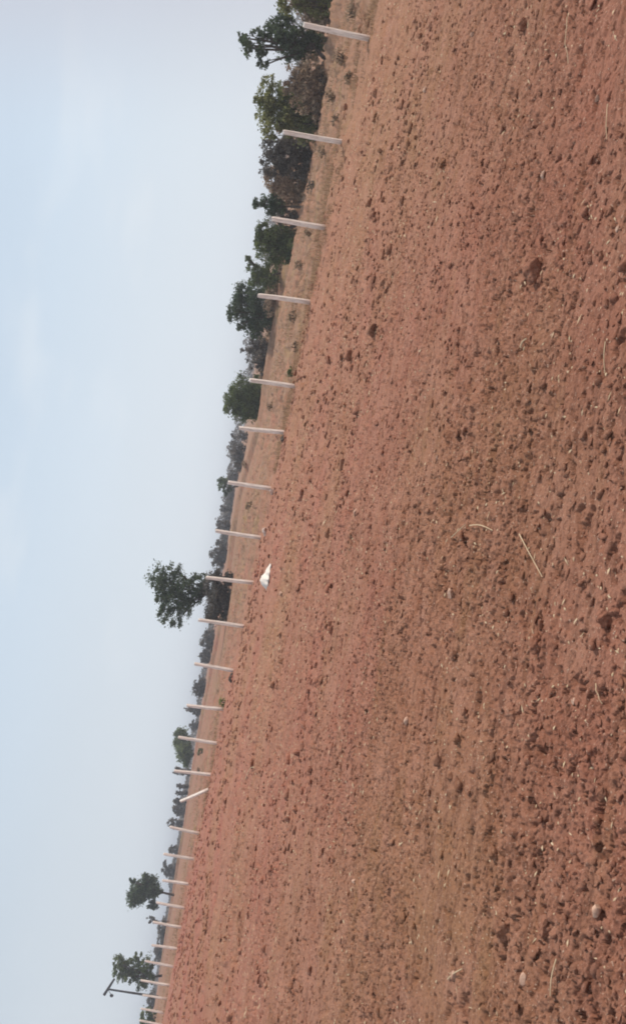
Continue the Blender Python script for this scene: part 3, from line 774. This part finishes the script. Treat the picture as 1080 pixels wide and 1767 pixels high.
n = 16000; t_ = RNG.uniform(-.60, .62, n); D = RNG.uniform(300, 360, n)
hh = np.interp(t_, [-.6, -.42, -.3, -.2, -.05, .02, .12, .62], [1.6, 1.5, 1.6, 2.0, 3.2, 4.2, 4.2, 4.0]) * (.35 + 1.0 * vnoise(t_ * 55, t_ * 0, 171) * (.5 + vnoise(t_ * 170, t_ * 0, 172)))
P = np.stack([t_ * D, D, terrain_rel(t_ * D, D) + hh * RNG.uniform(0, 1, n) ** .8], 1)
a = RNG.normal(size=(n, 3)); a /= np.linalg.norm(a, axis=1)[:, None]; b = np.cross(a, RNG.normal(size=(n, 3))); b /= np.linalg.norm(b, axis=1)[:, None]
sz = RNG.uniform(.25, .7, n)[:, None]; V = np.stack([P - a * sz, P + b * sz * .6, P + a * sz, P - b * sz * .6], 1).reshape(-1, 3)
i = np.arange(n)[:, None] * 4
tag(mesh_obj('far_scrub', V, np.hstack([i, i + 1, i + 2, i + 3]), M_leaf['grey']), kind='stuff')

# ------------------------------------------------------------------ utility pole with a slanting arm
Yp = 125.; b = at(262, 1719, Yp); b.z = gs(b.x, b.y); t = at(187, 1707, Yp)
root = empty('utility_pole', b); tag(root, 'dark thin pole with slanting arm on top, beside the leafy tree near the bottom edge', 'pole')
v, f = tube([(0, 0, -.5), (t - b) * .5, t - b], [.17, .15, .12], 8); mesh_obj('pole', v, f, M_pole, root, True)
q0 = at(180, 1717, Yp) - b; q1 = at(198, 1689, Yp) - b; e = (q1 - q0).normalized(); s = e.cross(Vector((0, 1, 0))).normalized() * .17; dd = Vector((0, .14, 0))
V = []
for p, k_ in ((q0, 1), (q0.lerp(q1, .5), .9), (q1, .7)):
    for a, c in ((-1, -1), (1, -1), (1, 1), (-1, 1)): V.append(p + s * a * k_ + dd * c * k_)
Fq = [[0, 1, 2, 3][::-1], [8, 9, 10, 11]] + [[k_ * 4 + j, k_ * 4 + (j + 1) % 4, k_ * 4 + 4 + (j + 1) % 4, k_ * 4 + 4 + j] for k_ in range(2) for j in range(4)]
mesh_obj('crossarm', V, Fq, M_pole, root)
q2 = at(193, 1718, Yp) - b
V = iv * np.array([.22, .2, .26]) + np.array(q2); mesh_obj('insulator', V, iff, M_pole, root, True)
v, f = tube([q2, t - b], [.04, .04], 5); mesh_obj('bracket', v, f, M_pole, root)

# ------------------------------------------------------------------ dry grass along and beyond the fence (stuff)
n = 90000
tt = RNG.uniform(-.62, .60, n); kk = (FA - tt) / (tt * FC - FB); yf = FZ * (1 + FC * kk)
off = RNG.exponential(9, n) + RNG.normal(0, 1, n) * .8; y = yf + off * (1 + .5 * (tt < 0)); x = tt * y
dn = vnoise(x * .35, y * .35, 71) * .6 + vnoise(x * 1.3, y * 1.3, 72) * .4
kp = (dn + .10 * (tt > .1) > .62) & (y < 110); x, y, dn = x[kp], y[kp], dn[kp]; n = len(x)
z = terrain(x, y); h = RNG.uniform(.03, .14, n) * (1 + .5 * (x > 6)) * np.clip((dn - .45) * 5, .4, 1.3); wd = .004 + .00018 * y
a = RNG.uniform(0, 6.28, n); lx = RNG.normal(0, .4, n) * h; ly = RNG.normal(0, .4, n) * h
B0 = np.stack([x - np.cos(a) * wd, y - np.sin(a) * wd, z - .01], 1); B1 = np.stack([x + np.cos(a) * wd, y + np.sin(a) * wd, z - .01], 1)
T = np.stack([x + lx, y + ly, z + h], 1)
V = np.stack([B0, B1, T], 1).reshape(-1, 3); Fc = np.arange(3 * n).reshape(-1, 3)
tag(mesh_obj('dry_grass', V, Fc, M_grass), kind='stuff')

# chaff and crumbs of straw scattered over the soil (stuff)
n = 8000; x, y = fan(n, 2.8, 26, 1.15); z = terrain(x, y); kp = vnoise(x * .9, y * .9, 131) > .35; x, y, z = x[kp], y[kp], z[kp]; n = len(x)
a = RNG.normal(0, .8, n); ln = RNG.lognormal(math.log(.009), .55, n) * (1 + y / 18); wd = RNG.uniform(.0015, .0045, n) * (1 + y / 9)
dx, dy = np.cos(a), np.sin(a); t_ = RNG.uniform(-.35, .35, n)
c_ = np.stack([x, y, z + .006], 1); e_ = np.stack([dx * ln, dy * ln, t_ * ln], 1); w_ = np.stack([-dy * wd, dx * wd, np.zeros(n)], 1); u_ = np.array([0, 0, 1.]) * wd[:, None]
P4 = [c_ - e_, c_ - w_, c_ + e_ * .8, c_ + w_, c_ + u_]
V = np.stack(P4, 1).reshape(-1, 3); i = np.arange(n)[:, None] * 5
Fc = np.concatenate([np.hstack([i + a_, i + b_2, i + 4]) for a_, b_2 in ((0, 1), (1, 2), (2, 3), (3, 0))])
tag(mesh_obj('straw_litter', V, Fc, M_straw), kind='stuff')

# ------------------------------------------------------------------ haze
zmin, zmax = -2.6, 14.0
V = [(sx * 3600, sy * 3600, z) for z in (zmin, zmax) for (sx, sy) in ((-1, -1), (1, -1), (1, 1), (-1, 1))]
Fq = [[3, 2, 1, 0], [4, 5, 6, 7], [0, 1, 5, 4], [1, 2, 6, 5], [2, 3, 7, 6], [3, 0, 4, 7]]
mh = bpy.data.materials.new('haze_air'); mh.use_nodes = True; nh = mh.node_tree; nh.nodes.clear()
pv = nh.nodes.new('ShaderNodeVolumePrincipled'); pv.inputs['Density'].default_value = .0009
pv.inputs['Color'].default_value = (.93, .94, 1.0, 1); pv.inputs['Anisotropy'].default_value = .3
ho = nh.nodes.new('ShaderNodeOutputMaterial'); nh.links.new(pv.outputs[0], ho.inputs['Volume'])
tag(mesh_obj('haze', V, Fq, mh), kind='stuff')
